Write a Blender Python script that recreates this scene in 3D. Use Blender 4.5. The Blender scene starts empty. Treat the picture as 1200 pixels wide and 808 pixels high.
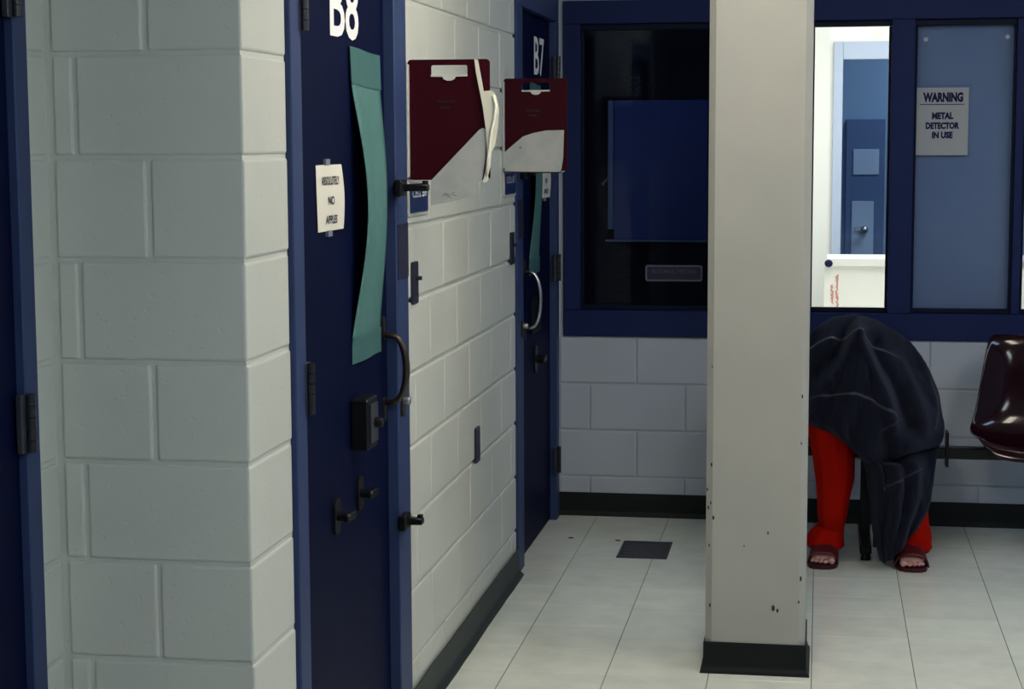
import bpy, bmesh, math, random
from mathutils import Vector, Matrix, noise
from mathutils.geometry import tessellate_polygon
random.seed(7)
SC = bpy.context.scene
COL = SC.collection
PI = math.pi

# ------------------------------------------------------------------ camera, world, lights, exposure
H = 1.6
FPX = 2145.0
PITCH, YAW, ROLL = math.radians(6.39), math.radians(9.594), math.radians(-0.255)

def cam_axes():
    B = Matrix(((1, 0, 0), (0, 0, -1), (0, 1, 0)))
    cy, sy = math.cos(YAW), math.sin(YAW)
    cp, sp = math.cos(PITCH), math.sin(PITCH)
    cr, sr = math.cos(ROLL), math.sin(ROLL)
    Ry = Matrix(((cy, 0, sy), (0, 1, 0), (-sy, 0, cy)))
    Rp = Matrix(((1, 0, 0), (0, cp, -sp), (0, sp, cp)))
    Rr = Matrix(((cr, -sr, 0), (sr, cr, 0), (0, 0, 1)))
    return Rr @ Rp @ Ry @ B
AX = cam_axes()
cam = bpy.data.cameras.new('camera')
cam_o = bpy.data.objects.new('camera', cam)
COL.objects.link(cam_o)
r, d, f = AX[0], AX[1], AX[2]
cam_o.matrix_world = Matrix(((r[0], -d[0], -f[0], 0), (r[1], -d[1], -f[1], 0), (r[2], -d[2], -f[2], H), (0, 0, 0, 1)))
cam.sensor_width = 36
cam.lens = FPX / 1200 * 36
cam.clip_start = 0.05
SC.camera = cam_o

def at(px, py, Y):
    """world point at depth Y behind a pixel of the 1200x808 frame"""
    v = AX.transposed() @ Vector(((px - 600) / FPX, (py - 404) / FPX, 1))
    t = Y / v[1]
    return Vector((v[0] * t, Y, H + v[2] * t))

wd = bpy.data.worlds.new('world'); SC.world = wd
wd.use_nodes = True
wd.node_tree.nodes['Background'].inputs[0].default_value = (0.35, 0.45, 0.75, 1)
wd.node_tree.nodes['Background'].inputs[1].default_value = 0.02
SC.view_settings.view_transform = 'Standard'
SC.view_settings.look = 'None'
SC.view_settings.gamma = 1
SC.view_settings.use_curve_mapping = False
SC.view_settings.exposure = -0.1
CEIL = 2.50
def area(name, loc, sx, sy, power, col):
    l = bpy.data.lights.new(name, 'AREA'); l.shape = 'RECTANGLE'; l.size = sx; l.size_y = sy
    l.energy = power; l.color = col
    o = bpy.data.objects.new(name, l); COL.objects.link(o); o.location = loc
    return o
WARM = (1.0, 0.91, 0.75)
NEUTRAL = (0.86, 0.95, 1.0)
FAR = (0.80, 0.90, 1.0)
COOL_FILL = (0.42, 0.62, 1.0)  # blue of an added fill lamp that cools the back wall
# wraparound ceiling fixtures: x, y, radiance of the lens, colour; the blue one is an added fill
FIXTURES = [(-0.20, 4.30, 17, WARM), (1.55, 4.60, 17, WARM), (0.20, 1.30, 24, NEUTRAL), (2.9, 1.6, 12, NEUTRAL), (2.6, 5.6, 10, COOL_FILL), (0.05, 6.25, 3.6, FAR)]
area('far_room_light', (0.65, 8.25, 2.64), 1.2, 0.5, 50, (1.0, 0.98, 0.93))
area('hallway_light', (0.9, 10.6, 2.5), 1.0, 0.4, 22, (0.8, 0.9, 1.0))
area('testing_room_light', (-0.75, 8.2, 2.6), 0.3, 0.3, 0.75, (0.32, 0.5, 1.0))

# ------------------------------------------------------------------ materials
MATS = {}
def mat(name, col, rough=0.5, spec=0.5, bump=None, var=None, metal=0.0, coat=0.0, sheen=0.0, scale=1.0):
    """var=(noise scale, second colour, contrast lo, hi); bump=(scale, strength, distance)"""
    m = bpy.data.materials.new(name); m.use_nodes = True
    nt = m.node_tree; b = nt.nodes['Principled BSDF']
    b.inputs['Base Color'].default_value = (*col, 1)
    b.inputs['Roughness'].default_value = rough
    b.inputs['Specular IOR Level'].default_value = spec
    b.inputs['Metallic'].default_value = metal
    b.inputs['Coat Weight'].default_value = coat
    b.inputs['Sheen Weight'].default_value = sheen
    geo = nt.nodes.new('ShaderNodeNewGeometry')
    if var:
        n = nt.nodes.new('ShaderNodeTexNoise'); n.inputs['Scale'].default_value = var[0]; n.inputs['Detail'].default_value = 6
        nt.links.new(geo.outputs['Position'], n.inputs['Vector'])
        rp = nt.nodes.new('ShaderNodeValToRGB')
        rp.color_ramp.elements[0].position = var[2]; rp.color_ramp.elements[1].position = var[3]
        rp.color_ramp.elements[0].color = (*var[1], 1); rp.color_ramp.elements[1].color = (*col, 1)
        nt.links.new(n.outputs['Fac'], rp.inputs['Fac'])
        nt.links.new(rp.outputs['Color'], b.inputs['Base Color'])
    if bump:
        n2 = nt.nodes.new('ShaderNodeTexNoise'); n2.inputs['Scale'].default_value = bump[0]; n2.inputs['Detail'].default_value = 5
        nt.links.new(geo.outputs['Position'], n2.inputs['Vector'])
        bp = nt.nodes.new('ShaderNodeBump'); bp.inputs['Strength'].default_value = bump[1]; bp.inputs['Distance'].default_value = bump[2]
        nt.links.new(n2.outputs['Fac'], bp.inputs['Height'])
        nt.links.new(bp.outputs['Normal'], b.inputs['Normal'])
    MATS[name] = m
    return m

def add_random_tone(m, amount):
    """a slightly different tone for each object that uses the material"""
    nt = m.node_tree; b = nt.nodes['Principled BSDF']
    oi = nt.nodes.new('ShaderNodeObjectInfo')
    mr = nt.nodes.new('ShaderNodeMapRange')
    mr.inputs['To Min'].default_value = 1 - amount; mr.inputs['To Max'].default_value = 1 + amount
    nt.links.new(oi.outputs['Random'], mr.inputs['Value'])
    hs = nt.nodes.new('ShaderNodeHueSaturation')
    src = b.inputs['Base Color'].links[0].from_socket if b.inputs['Base Color'].links else None
    if src: nt.links.new(src, hs.inputs['Color'])
    else: hs.inputs['Color'].default_value = b.inputs['Base Color'].default_value
    nt.links.new(mr.outputs['Result'], hs.inputs['Value'])
    nt.links.new(hs.outputs['Color'], b.inputs['Base Color'])

def pitted(m, scale, depth):
    """adds small pits and blisters, as in painted concrete block"""
    nt = m.node_tree; b = nt.nodes['Principled BSDF']
    geo = nt.nodes.new('ShaderNodeNewGeometry')
    v = nt.nodes.new('ShaderNodeTexNoise'); v.inputs['Scale'].default_value = scale; v.inputs['Detail'].default_value = 2
    nt.links.new(geo.outputs['Position'], v.inputs['Vector'])
    rp = nt.nodes.new('ShaderNodeValToRGB')
    rp.color_ramp.elements[0].position = 0.24; rp.color_ramp.elements[1].position = 0.34
    nt.links.new(v.outputs['Fac'], rp.inputs['Fac'])
    bp = nt.nodes.new('ShaderNodeBump'); bp.inputs['Strength'].default_value = 1.0; bp.inputs['Distance'].default_value = depth
    nt.links.new(rp.outputs['Color'], bp.inputs['Height'])
    old = b.inputs['Normal'].links[0].from_socket
    nt.links.new(old, bp.inputs['Normal'])
    nt.links.new(bp.outputs['Normal'], b.inputs['Normal'])

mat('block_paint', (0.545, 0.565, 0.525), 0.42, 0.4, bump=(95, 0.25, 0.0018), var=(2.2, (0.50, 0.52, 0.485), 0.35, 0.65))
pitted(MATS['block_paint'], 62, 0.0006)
mat('back_cool_light_paint', (0.42, 0.46, 0.53), 0.42, 0.4, bump=(95, 0.25, 0.0018), var=(2.2, (0.385, 0.425, 0.495), 0.35, 0.65))  # block paint with the back wall's dim bluish light put into its colour
mat('back_cool_light_joint', (0.41, 0.45, 0.51), 0.5, 0.4)  # joints toned to match, the cool light in their colour too
mat('joint_paint', (0.53, 0.55, 0.51), 0.5, 0.4, bump=(120, 0.4, 0.002))
mat('pillar_paint', (0.345, 0.345, 0.325), 0.45, 0.4, bump=(60, 0.15, 0.001), var=(5, (0.32, 0.325, 0.31), 0.3, 0.7))
mat('unseen_wall', (0.18, 0.23, 0.34), 0.6, 0.3)
mat('ceiling_white', (0.42, 0.42, 0.42), 0.8, 0.3)
mat('far_white', (0.85, 0.84, 0.78), 0.7, 0.3)
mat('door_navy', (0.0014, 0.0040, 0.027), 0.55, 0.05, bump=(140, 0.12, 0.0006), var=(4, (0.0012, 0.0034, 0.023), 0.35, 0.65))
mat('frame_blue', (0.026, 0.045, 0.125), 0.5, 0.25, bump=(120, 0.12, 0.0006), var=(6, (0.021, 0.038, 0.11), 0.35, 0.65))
mat('window_navy', (0.011, 0.020, 0.082), 0.5, 0.12, bump=(120, 0.12, 0.0006))
mat('stop_navy', (0.003, 0.005, 0.022), 0.5, 0.15)
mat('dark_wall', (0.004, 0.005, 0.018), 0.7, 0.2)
mat('testing_blue', (0.05, 0.09, 0.40), 0.5, 0.3)
mat('testing_highlight', (0.16, 0.24, 0.50), 0.4, 0.4)  # paler blue, the highlight on stile and sill put into the colour
mat('base_vinyl', (0.004, 0.007, 0.007), 0.5, 0.2)
mat('base_vinyl_edge', (0.016, 0.025, 0.027), 0.4, 0.3)
mat('tile', (0.74, 0.775, 0.70), 0.15, 0.5, bump=(30, 0.03, 0.0004), var=(9, (0.655, 0.695, 0.635), 0.30, 0.62))
add_random_tone(MATS['tile'], 0.035)
mat('grout', (0.12, 0.13, 0.125), 0.8, 0.2)
mat('black_metal', (0.004, 0.004, 0.006), 0.4, 0.25, metal=0.0)
mat('dark_bronze', (0.05, 0.042, 0.035), 0.35, 0.5, metal=0.7)
mat('steel', (0.45, 0.45, 0.45), 0.3, 0.5, metal=1.0)
mat('hinge_black', (0.008, 0.008, 0.013), 0.35, 0.5)
mat('hinge_grey', (0.03, 0.033, 0.045), 0.35, 0.5)
mat('plate_navy', (0.01, 0.012, 0.03), 0.4, 0.5)
mat('cover_plate', (0.012, 0.012, 0.035), 0.45, 0.4)
mat('maroon_board', (0.035, 0.0025, 0.007), 0.5, 0.08)
mat('maroon_mark', (0.02, 0.002, 0.004), 0.5, 0.3)
mat('maroon_seat', (0.012, 0.0007, 0.003), 0.09, 0.4, coat=0.0)
mat('pocket_plastic', (0.45, 0.46, 0.45), 0.4, 0.4, var=(14, (0.38, 0.40, 0.40), 0.35, 0.6))
mat('pocket_scratch', (0.16, 0.17, 0.17), 0.6, 0.3)
mat('clear_plastic', (0.72, 0.71, 0.62), 0.25, 0.6)
mat('handle_gap', (0.60, 0.60, 0.55), 0.4, 0.4)
mat('paper', (0.62, 0.605, 0.54), 0.7, 0.3)
mat('paper_grey', (0.36, 0.37, 0.39), 0.6, 0.3)
mat('tape', (0.16, 0.18, 0.24), 0.3, 0.4)
mat('ink', (0.015, 0.015, 0.035), 0.7, 0.2)
mat('ink_navy', (0.006, 0.008, 0.05), 0.7, 0.2)
mat('number_white', (0.75, 0.75, 0.78), 0.5, 0.4)
mat('plaque_blue', (0.006, 0.02, 0.10), 0.35, 0.5)
mat('plaque_black', (0.004, 0.006, 0.03), 0.4, 0.5)
mat('plaque_rim_dim', (0.10, 0.10, 0.13), 0.4, 0.4)
mat('plaque_rim', (0.45, 0.45, 0.42), 0.35, 0.5)
mat('plaque_text', (0.06, 0.07, 0.13), 0.5, 0.4)
mat('teal_vinyl', (0.070, 0.175, 0.178), 0.5, 0.25, bump=(60, 0.25, 0.0015), var=(25, (0.062, 0.155, 0.15), 0.35, 0.65))
mat('teal_tape', (0.045, 0.125, 0.128), 0.45, 0.3, bump=(50, 0.5, 0.002))
mat('carton', (0.80, 0.78, 0.70), 0.6, 0.3)
mat('red_ink', (0.65, 0.10, 0.06), 0.7, 0.2)
mat('grey_panel', (0.17, 0.215, 0.36), 0.5, 0.3, var=(2.5, (0.14, 0.19, 0.34), 0.3, 0.7))
mat('far_trim', (0.45, 0.52, 0.66), 0.5, 0.4)
mat('far_blue', (0.16, 0.25, 0.40), 0.6, 0.3)
mat('far_door', (0.05, 0.09, 0.20), 0.5, 0.4)
mat('far_door_panel', (0.26, 0.33, 0.46), 0.5, 0.4)
mat('orange_cloth', (0.37, 0.006, 0.001), 0.8, 0.05, bump=(220, 0.25, 0.0008))
mat('sandal', (0.09, 0.006, 0.010), 0.5, 0.4, bump=(200, 0.2, 0.0006))
mat('sandal_sole', (0.05, 0.004, 0.008), 0.6, 0.3)
mat('skin', (0.55, 0.30, 0.27), 0.55, 0.4)
mat('diffuser', (0.9, 0.9, 0.85), 0.5, 0.3)
mat('troffer_white', (0.7, 0.7, 0.68), 0.5, 0.4)
mat('pit_dark', (0.03, 0.03, 0.03), 0.9, 0.1)

def glass():
    m = bpy.data.materials.new('pane_glass'); m.use_nodes = True
    nt = m.node_tree; nt.nodes.clear()
    o = nt.nodes.new('ShaderNodeOutputMaterial'); mx = nt.nodes.new('ShaderNodeMixShader')
    t = nt.nodes.new('ShaderNodeBsdfTransparent'); g = nt.nodes.new('ShaderNodeBsdfGlossy'); fr = nt.nodes.new('ShaderNodeFresnel')
    fr.inputs['IOR'].default_value = 1.2; g.inputs['Roughness'].default_value = 0.02
    t.inputs[0].default_value = (0.93, 0.96, 0.97, 1); g.inputs[0].default_value = (0.8, 0.85, 1, 1)
    nt.links.new(fr.outputs[0], mx.inputs[0]); nt.links.new(t.outputs[0], mx.inputs[1]); nt.links.new(g.outputs[0], mx.inputs[2])
    nt.links.new(mx.outputs[0], o.inputs[0]); MATS['pane_glass'] = m
glass()
def blanket_mat():
    m = mat('blanket_wool', (0.020, 0.022, 0.042), 0.95, 0.1, bump=(260, 0.5, 0.0015), sheen=0.08)
    nt = m.node_tree; b = nt.nodes['Principled BSDF']
    b.inputs['Sheen Tint'].default_value = (0.45, 0.5, 0.75, 1); b.inputs['Sheen Roughness'].default_value = 0.6
    a = nt.nodes.new('ShaderNodeAttribute'); a.attribute_name = 'stripe'
    mx = nt.nodes.new('ShaderNodeMix'); mx.data_type = 'RGBA'
    mx.inputs['A'].default_value = (0.0055, 0.0064, 0.0150, 1); mx.inputs['B'].default_value = (0.11, 0.115, 0.16, 1)
    nt.links.new(a.outputs['Fac'], mx.inputs['Factor']); nt.links.new(mx.outputs['Result'], b.inputs['Base Color'])
blanket_mat()

# ------------------------------------------------------------------ helpers
def link(name, me, m=None, parent=None, loc=None):
    o = bpy.data.objects.new(name, me); COL.objects.link(o)
    if m and me is not None and hasattr(me, 'materials') and not me.materials: me.materials.append(MATS[m])
    if loc is not None: o.location = loc
    if parent is not None:
        o.parent = parent
        o.matrix_parent_inverse = parent_world(parent).inverted()
    return o
def parent_world(p):
    m = Matrix.Translation(p.location) @ p.rotation_euler.to_matrix().to_4x4()
    return m if p.parent is None else parent_world(p.parent) @ p.matrix_parent_inverse @ m
def tag(o, label=None, cat=None, group=None, kind=None):
    if label: o['label'] = label
    if cat: o['category'] = cat
    if group: o['group'] = group
    if kind: o['kind'] = kind
    return o
def empty(name, loc):
    o = bpy.data.objects.new(name, None); COL.objects.link(o); o.location = loc; o.empty_display_size = 0.05
    return o

class G:
    """collects geometry in world coordinates, then becomes one mesh object"""
    def __init__(s): s.bm = bmesh.new()
    def box(s, x0, x1, y0, y1, z0, z1, bev=0.0, seg=1):
        b = bmesh.new(); bmesh.ops.create_cube(b, size=1)
        for v in b.verts:
            v.co = Vector((x0 + (v.co.x + .5) * (x1 - x0), y0 + (v.co.y + .5) * (y1 - y0), z0 + (v.co.z + .5) * (z1 - z0)))
        if bev > 0: bmesh.ops.bevel(b, geom=b.edges[:], offset=bev, segments=seg, affect='EDGES', profile=0.5)
        s._take(b); return s
    def _take(s, b):
        me = bpy.data.meshes.new('tmp'); b.to_mesh(me); b.free(); s.bm.from_mesh(me); bpy.data.meshes.remove(me)
    def cyl(s, p, q, r1, r2=None, n=14, bev=0.0):
        p, q = Vector(p), Vector(q); r2 = r1 if r2 is None else r2
        ax = (q - p); L = ax.length
        b = bmesh.new()
        bmesh.ops.create_cone(b, cap_ends=True, segments=n, radius1=r1, radius2=r2, depth=L)
        if bev:
            ed = [e for e in b.edges if abs(e.verts[0].co.z - e.verts[1].co.z) < 1e-6]
            bmesh.ops.bevel(b, geom=ed, offset=bev, segments=2, affect='EDGES', profile=0.5)
        M = Matrix.Translation((p + q) / 2) @ ax.to_track_quat('Z', 'Y').to_matrix().to_4x4()
        bmesh.ops.transform(b, matrix=M, verts=b.verts); s._take(b); return s
    def ball(s, c, r, sc=(1, 1, 1), n=14):
        b = bmesh.new(); bmesh.ops.create_uvsphere(b, u_segments=n, v_segments=max(6, n * 2 // 3), radius=r)
        for v in b.verts: v.co = Vector((v.co.x * sc[0], v.co.y * sc[1], v.co.z * sc[2])) + Vector(c)
        s._take(b); return s
    def tube(s, pts, r, n=10):
        pts = [Vector(p) for p in pts]; rings = []
        for i, p in enumerate(pts):
            t = (pts[min(i + 1, len(pts) - 1)] - pts[max(i - 1, 0)]).normalized()
            q = t.to_track_quat('Z', 'Y'); rr = r[i] if isinstance(r, (list, tuple)) else r
            rings.append([s.bm.verts.new(p + q @ Vector((rr * math.cos(2 * PI * k / n), rr * math.sin(2 * PI * k / n), 0))) for k in range(n)])
        for a, b in zip(rings, rings[1:]):
            # align rings
            best = min(range(n), key=lambda o: sum((a[k].co - b[(k + o) % n].co).length for k in range(n)))
            b[:] = b[best:] + b[:best]
            for k in range(n): s.bm.faces.new((a[k], a[(k + 1) % n], b[(k + 1) % n], b[k]))
        s.bm.faces.new(rings[0][::-1]); s.bm.faces.new(rings[-1]); return s
    def poly(s, loops, fn, th):
        """extruded polygon (outer loop, then holes) of 2-D points; fn(a, b, c) gives the world point, c runs 0..th"""
        loops = [[Vector((a, b, 0)) for a, b in L] for L in loops]
        flat = [p for L in loops for p in L]
        tri = tessellate_polygon(loops)
        f = [s.bm.verts.new(fn(p.x, p.y, 0)) for p in flat]; k = [s.bm.verts.new(fn(p.x, p.y, th)) for p in flat]
        for t in tri:
            for V, T in ((f, t), (k, t[::-1])):
                try: s.bm.faces.new([V[i] for i in T])
                except ValueError: pass
        o = 0
        for L in loops:
            n = len(L)
            for i in range(n):
                s.bm.faces.new((f[o + i], f[o + (i + 1) % n], k[o + (i + 1) % n], k[o + i]))
            o += n
        return s
    def grid(s, P):
        V = [[s.bm.verts.new(p) for p in row] for row in P]
        for a, b in zip(V, V[1:]):
            for i in range(len(a) - 1): s.bm.faces.new((a[i], a[i + 1], b[i + 1], b[i]))
        return V
    def mesh(s, name, smooth=False, angle=None):
        bmesh.ops.recalc_face_normals(s.bm, faces=s.bm.faces[:])
        me = bpy.data.meshes.new(name); s.bm.to_mesh(me); s.bm.free()
        if smooth or angle:
            for p in me.polygons: p.use_smooth = True
            if angle:
                try: me.set_sharp_from_angle(angle=math.radians(angle))
                except Exception: pass
        return me
    def obj(s, name, m, parent=None, smooth=False, angle=None):
        return link(name, s.mesh(name, smooth, angle), m, parent)

def rounded(w, h, r, n=5, cx=0, cy=0):
    out = []
    for sx, sy, a0 in ((1, 1, 0), (-1, 1, 90), (-1, -1, 180), (1, -1, 270)):
        for i in range(n + 1):
            a = math.radians(a0 + 90 * i / n)
            out.append((cx + sx * (w / 2 - r) + r * math.cos(a), cy + sy * (h / 2 - r) + r * math.sin(a)))
    return out
def wall_fn(x):            # plane X = x, seen from +X: a runs along +Y, b up, c out of the wall
    return lambda a, b, c: Vector((x + c, a, b))
def face_fn(y):            # plane Y = y, seen from -Y: a runs along +X, b up, c towards the viewer
    return lambda a, b, c: Vector((a, y - c, b))

def text(name, s, width, height, m, fn, parent, bold=0.0, th=0.0006):
    """lettering as mesh, fitted to width x height, centred on (0,0) of fn"""
    cu = bpy.data.curves.new(name, 'FONT'); cu.body = s; cu.align_x = 'CENTER'; cu.align_y = 'CENTER'; cu.size = 1
    cu.offset = bold; cu.resolution_u = 3
    t = bpy.data.objects.new(name, cu); COL.objects.link(t)
    dg = bpy.context.evaluated_depsgraph_get()
    me = bpy.data.meshes.new_from_object(t.evaluated_get(dg))
    bpy.data.objects.remove(t); bpy.data.curves.remove(cu)
    xs = [v.co.x for v in me.vertices]; ys = [v.co.y for v in me.vertices]
    cx, cy = (min(xs) + max(xs)) / 2, (min(ys) + max(ys)) / 2
    sx, sy = width / (max(xs) - min(xs)), height / (max(ys) - min(ys))
    for v in me.vertices: v.co = fn((v.co.x - cx) * sx, (v.co.y - cy) * sy, th)
    me.materials.clear()
    return link(name, me, m, parent)

def struct(o, label=None):
    o['kind'] = 'structure'
    if label: o['label'] = label
    return o

# ------------------------------------------------------------------ structure
WX, NX = -1.09, -1.485        # left wall plane, nearer recessed left wall plane
PY = 3.39                     # front of the projecting wall end
BY = 7.65                     # back wall plane
COURSE = 0.2
Z0 = 0.169                    # first horizontal joint
JR = 0.009                    # joint recess
def course_rows(zmin, zmax):
    out = []; k = -1
    while Z0 + COURSE * k < zmax - 1e-4:
        a, b = max(Z0 + COURSE * k, zmin), min(Z0 + COURSE * (k + 1), zmax)
        if b - a > 0.02: out.append((k, a, b))
        k += 1
    return out
BLOCKS = {}
def block(parent, x0, x1, y0, y1, z0, z1, bev=0.0055, gap=0.0042, m='block_paint', gz=None):
    gz = gz or gap
    """one concrete block; alike blocks share a mesh"""
    dx, dy, dz = round(x1 - x0, 3), round(y1 - y0, 3), round(z1 - z0, 3)
    key = (dx, dy, dz, m)
    if key not in BLOCKS:
        g = G(); g.box(-dx / 2 + gap, dx / 2 - gap, -dy / 2 + gap, dy / 2 - gap, -dz / 2 + gz, dz / 2 - gz, bev, 2)
        BLOCKS[key] = g.mesh('block')
        BLOCKS[key].materials.append(MATS[m])
    j = random.uniform(-0.0008, 0.0008)
    return link('block', BLOCKS[key], None, parent, ((x0 + x1) / 2 + j, (y0 + y1) / 2 + j, (z0 + z1) / 2))

# floor: slab with laid tiles
FLOOR_X = (NX - 1.2, 4.2)
g = G(); g.box(NX - 0.3, 4.2, -2.5, 7.95, -0.12, -0.0015)
floor = struct(g.obj('floor', 'grout'), 'pale green-grey vinyl tile floor')
TX = [-0.010 + 0.3045 * k for k in range(-5, 9)]
TY = [5.333 + 0.2655 * k for k in range(-8, 10)]
g = G(); w, h = 0.3045 - 0.0024, 0.2655 - 0.0009
g.box(-w / 2, w / 2, -h / 2, h / 2, -0.004, 0, 0.0006)
tile_me = g.mesh('floor_tile'); tile_me.materials.append(MATS['tile'])
VX, VY = (-0.760, -0.565), (6.872, 7.165)
for xa in TX[:-1]:
    for ya in TY[:-1]:
        x1, y1 = xa + 0.3045, ya + 0.2655
        if xa < WX - 0.29 and ya > PY: continue
        if y1 > BY + 0.2: continue
        if xa < VX[1] and x1 > VX[0] and ya < VY[1] and y1 > VY[0]:
            # tile cut around the floor vent
            gg = G(); e = 0.0012
            for bx in ((xa, min(VX[0], x1), ya, y1), (max(VX[1], xa), x1, ya, y1),
                       (max(xa, VX[0]), min(x1, VX[1]), ya, VY[0]), (max(xa, VX[0]), min(x1, VX[1]), VY[1], y1)):
                if bx[1] - bx[0] > 0.004 and bx[3] - bx[2] > 0.004:
                    gg.box(bx[0] + (e if bx[0] == xa else 0), bx[1] - (e if bx[1] == x1 else 0),
                           bx[2] + (e if bx[2] == ya else 0), bx[3] - (e if bx[3] == y1 else 0), -0.004, 0)
            if len(gg.bm.verts): gg.obj('floor_tile', 'tile', floor)
            continue
        link('floor_tile', tile_me, None, floor, ((xa + x1) / 2, (ya + y1) / 2, 0))
# plain tile surface beyond the laid tiles
g = G()
g.box(TX[-1], 4.2, -2.5, 7.6, -0.004, 0); g.box(NX, TX[-1], -2.5, TY[0], -0.004, 0)
rest = g.obj('tile_field', 'tile', floor); rest['kind'] = 'stuff'

# ceiling
g = G(); g.box(NX - 0.3, 4.3, -2.6, 7.9, CEIL, CEIL + 0.1)
struct(g.obj('ceiling', 'ceiling_white'), 'white ceiling')

def wall_core(name, boxes, m='joint_paint', label=None):
    g = G()
    for b in boxes: g.box(*b)
    return struct(g.obj(name, m), label)

# left wall (carries the two far cell doors)
DH = 2.18                                   # top of the door frames
D8 = (3.69, 4.76); D7 = (6.54, 7.61)
T = 0.3
wl = wall_core('wall_left', [
    (WX - 0.42, WX - JR, PY + JR, D8[0], 0, CEIL),
    (WX - T, WX - JR, D8[1], D7[0], 0, CEIL),
    (WX - T, WX - JR, D7[1], BY + 0.3, 0, CEIL),
    (WX - T, WX - JR, D8[0], D8[1], DH, CEIL),
    (WX - T, WX - JR, D7[0], D7[1], DH, CEIL)], label='cream painted block wall with two blue cell doors')
for k, a, b in course_rows(0.0, 2.369):
    # corner blocks of the projecting end, whole and half alternating
    if k % 2 == 0:
        block(wl, -1.288, WX, PY, D8[0], a, b); block(wl, NX + 0.002, -1.288, PY, PY + 0.1, a, b)
    else:
        block(wl, -1.434, WX, PY, D8[0], a, b); block(wl, NX + 0.002, -1.434, PY, PY + 0.1, a, b)
    js = [D8[1]] + [y for y in ([4.87 + 0.39 * i for i in range(5)] if k % 2 == 1 else [5.065 + 0.39 * i for i in range(4)]) if D8[1] + .03 < y < D7[0] - .03] + [D7[0]]
    for y0, y1 in zip(js, js[1:]): block(wl, WX - 0.1, WX, y0, y1, a, b, bev=0.0055, gap=0.0018, gz=0.0052)
    block(wl, WX - 0.1, WX, D7[1], BY, a, b)

# nearer left wall (with the nearest door)
DN = (2.21, 3.287)
wn = wall_core('wall_left_near', [
    (NX - T, NX - JR, DN[1], PY + 0.3, 0, CEIL), (NX - T, NX - JR, DN[0], DN[1], DH, CEIL),
    (NX - T, NX - JR, -2.5, DN[0], 0, CEIL)], label='cream painted block wall beside the nearest blue door')
for k, a, b in course_rows(0.0, 2.369):
    block(wn, NX - 0.1, NX, DN[1], PY + 0.004, a, b)
    js = [DN[0] - 0.4 * i for i in range(4)]
    for y1, y0 in zip(js, js[1:]): block(wn, NX - 0.1, NX, y0, y1, a, b)

# back wall with long window
FZ = (0.772, 2.172)                           # window frame bottom / top
FX = (-1.072, 2.30)
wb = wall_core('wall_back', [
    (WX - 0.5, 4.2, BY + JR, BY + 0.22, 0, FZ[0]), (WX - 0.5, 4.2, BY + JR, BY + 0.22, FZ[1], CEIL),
    (WX - 0.5, FX[0], BY + JR, BY + 0.22, FZ[0], FZ[1]), (FX[1], 4.2, BY + JR, BY + 0.22, FZ[0], FZ[1])], 'back_cool_light_joint', label='painted block wall toned with cool light under the long blue window')
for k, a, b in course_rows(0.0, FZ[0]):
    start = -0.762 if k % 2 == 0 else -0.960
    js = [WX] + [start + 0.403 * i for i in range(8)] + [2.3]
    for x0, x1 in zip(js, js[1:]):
        if x1 - x0 > 0.03: block(wb, x0, x1, BY, BY + 0.1, a, b, bev=0.005, gap=0.003, m='back_cool_light_paint')
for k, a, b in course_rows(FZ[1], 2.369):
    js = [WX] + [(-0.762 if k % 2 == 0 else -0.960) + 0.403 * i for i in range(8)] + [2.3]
    for x0, x1 in zip(js, js[1:]): block(wb, x0, x1, BY, BY + 0.1, a, b, bev=0.005, gap=0.003, m='back_cool_light_paint')

# walls that the photograph does not show close the room
wall_core('wall_right', [(4.2, 4.3, -2.5, 7.9, 0, CEIL)], 'unseen_wall', 'plain painted wall closing the room')
wall_core('wall_front', [(NX - 0.3, 4.3, -2.6, -2.5, 0, CEIL)], 'unseen_wall', 'plain painted wall behind the viewer')

# pillar
PX = (-0.328, -0.030); PF = 5.40
g = G(); g.box(PX[0], PX[1], PF, PF + 0.3, 0, CEIL, 0)
ed = [e for e in g.bm.edges if abs(e.verts[0].co.z - e.verts[1].co.z) > 1]
bmesh.ops.bevel(g.bm, geom=ed, offset=0.020, segments=1, affect='EDGES', profile=0.5)
pil = g.obj('pillar', 'pillar_paint')
struct(pil, 'square cream painted pillar with chamfered corners in mid floor')
for px, py, r in ((834, 545, .004), (836, 607, .004), (833, 590, .003), (938, 679, .005), (906, 713, .006), (911, 716, .004), (900, 625, .003), (832, 710, .004), (936, 706, .003), (829, 575, .003), (830, 596, .004), (831, 640, .003), (940, 465, .004), (939, 520, .003), (848, 770, .001), (872, 640, .002), (835, 430, .0025)):
    p = at(px, py, PF + 0.001)
    dd = min(p.x - PX[0], PX[1] - p.x); yy = PF + max(0, .020 - dd) - .0004
    g = G(); g.ball((p.x, yy, p.z), r, (.8, .4, 1.6), 8); g.obj('chip', 'pit_dark', pil, True)

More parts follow.
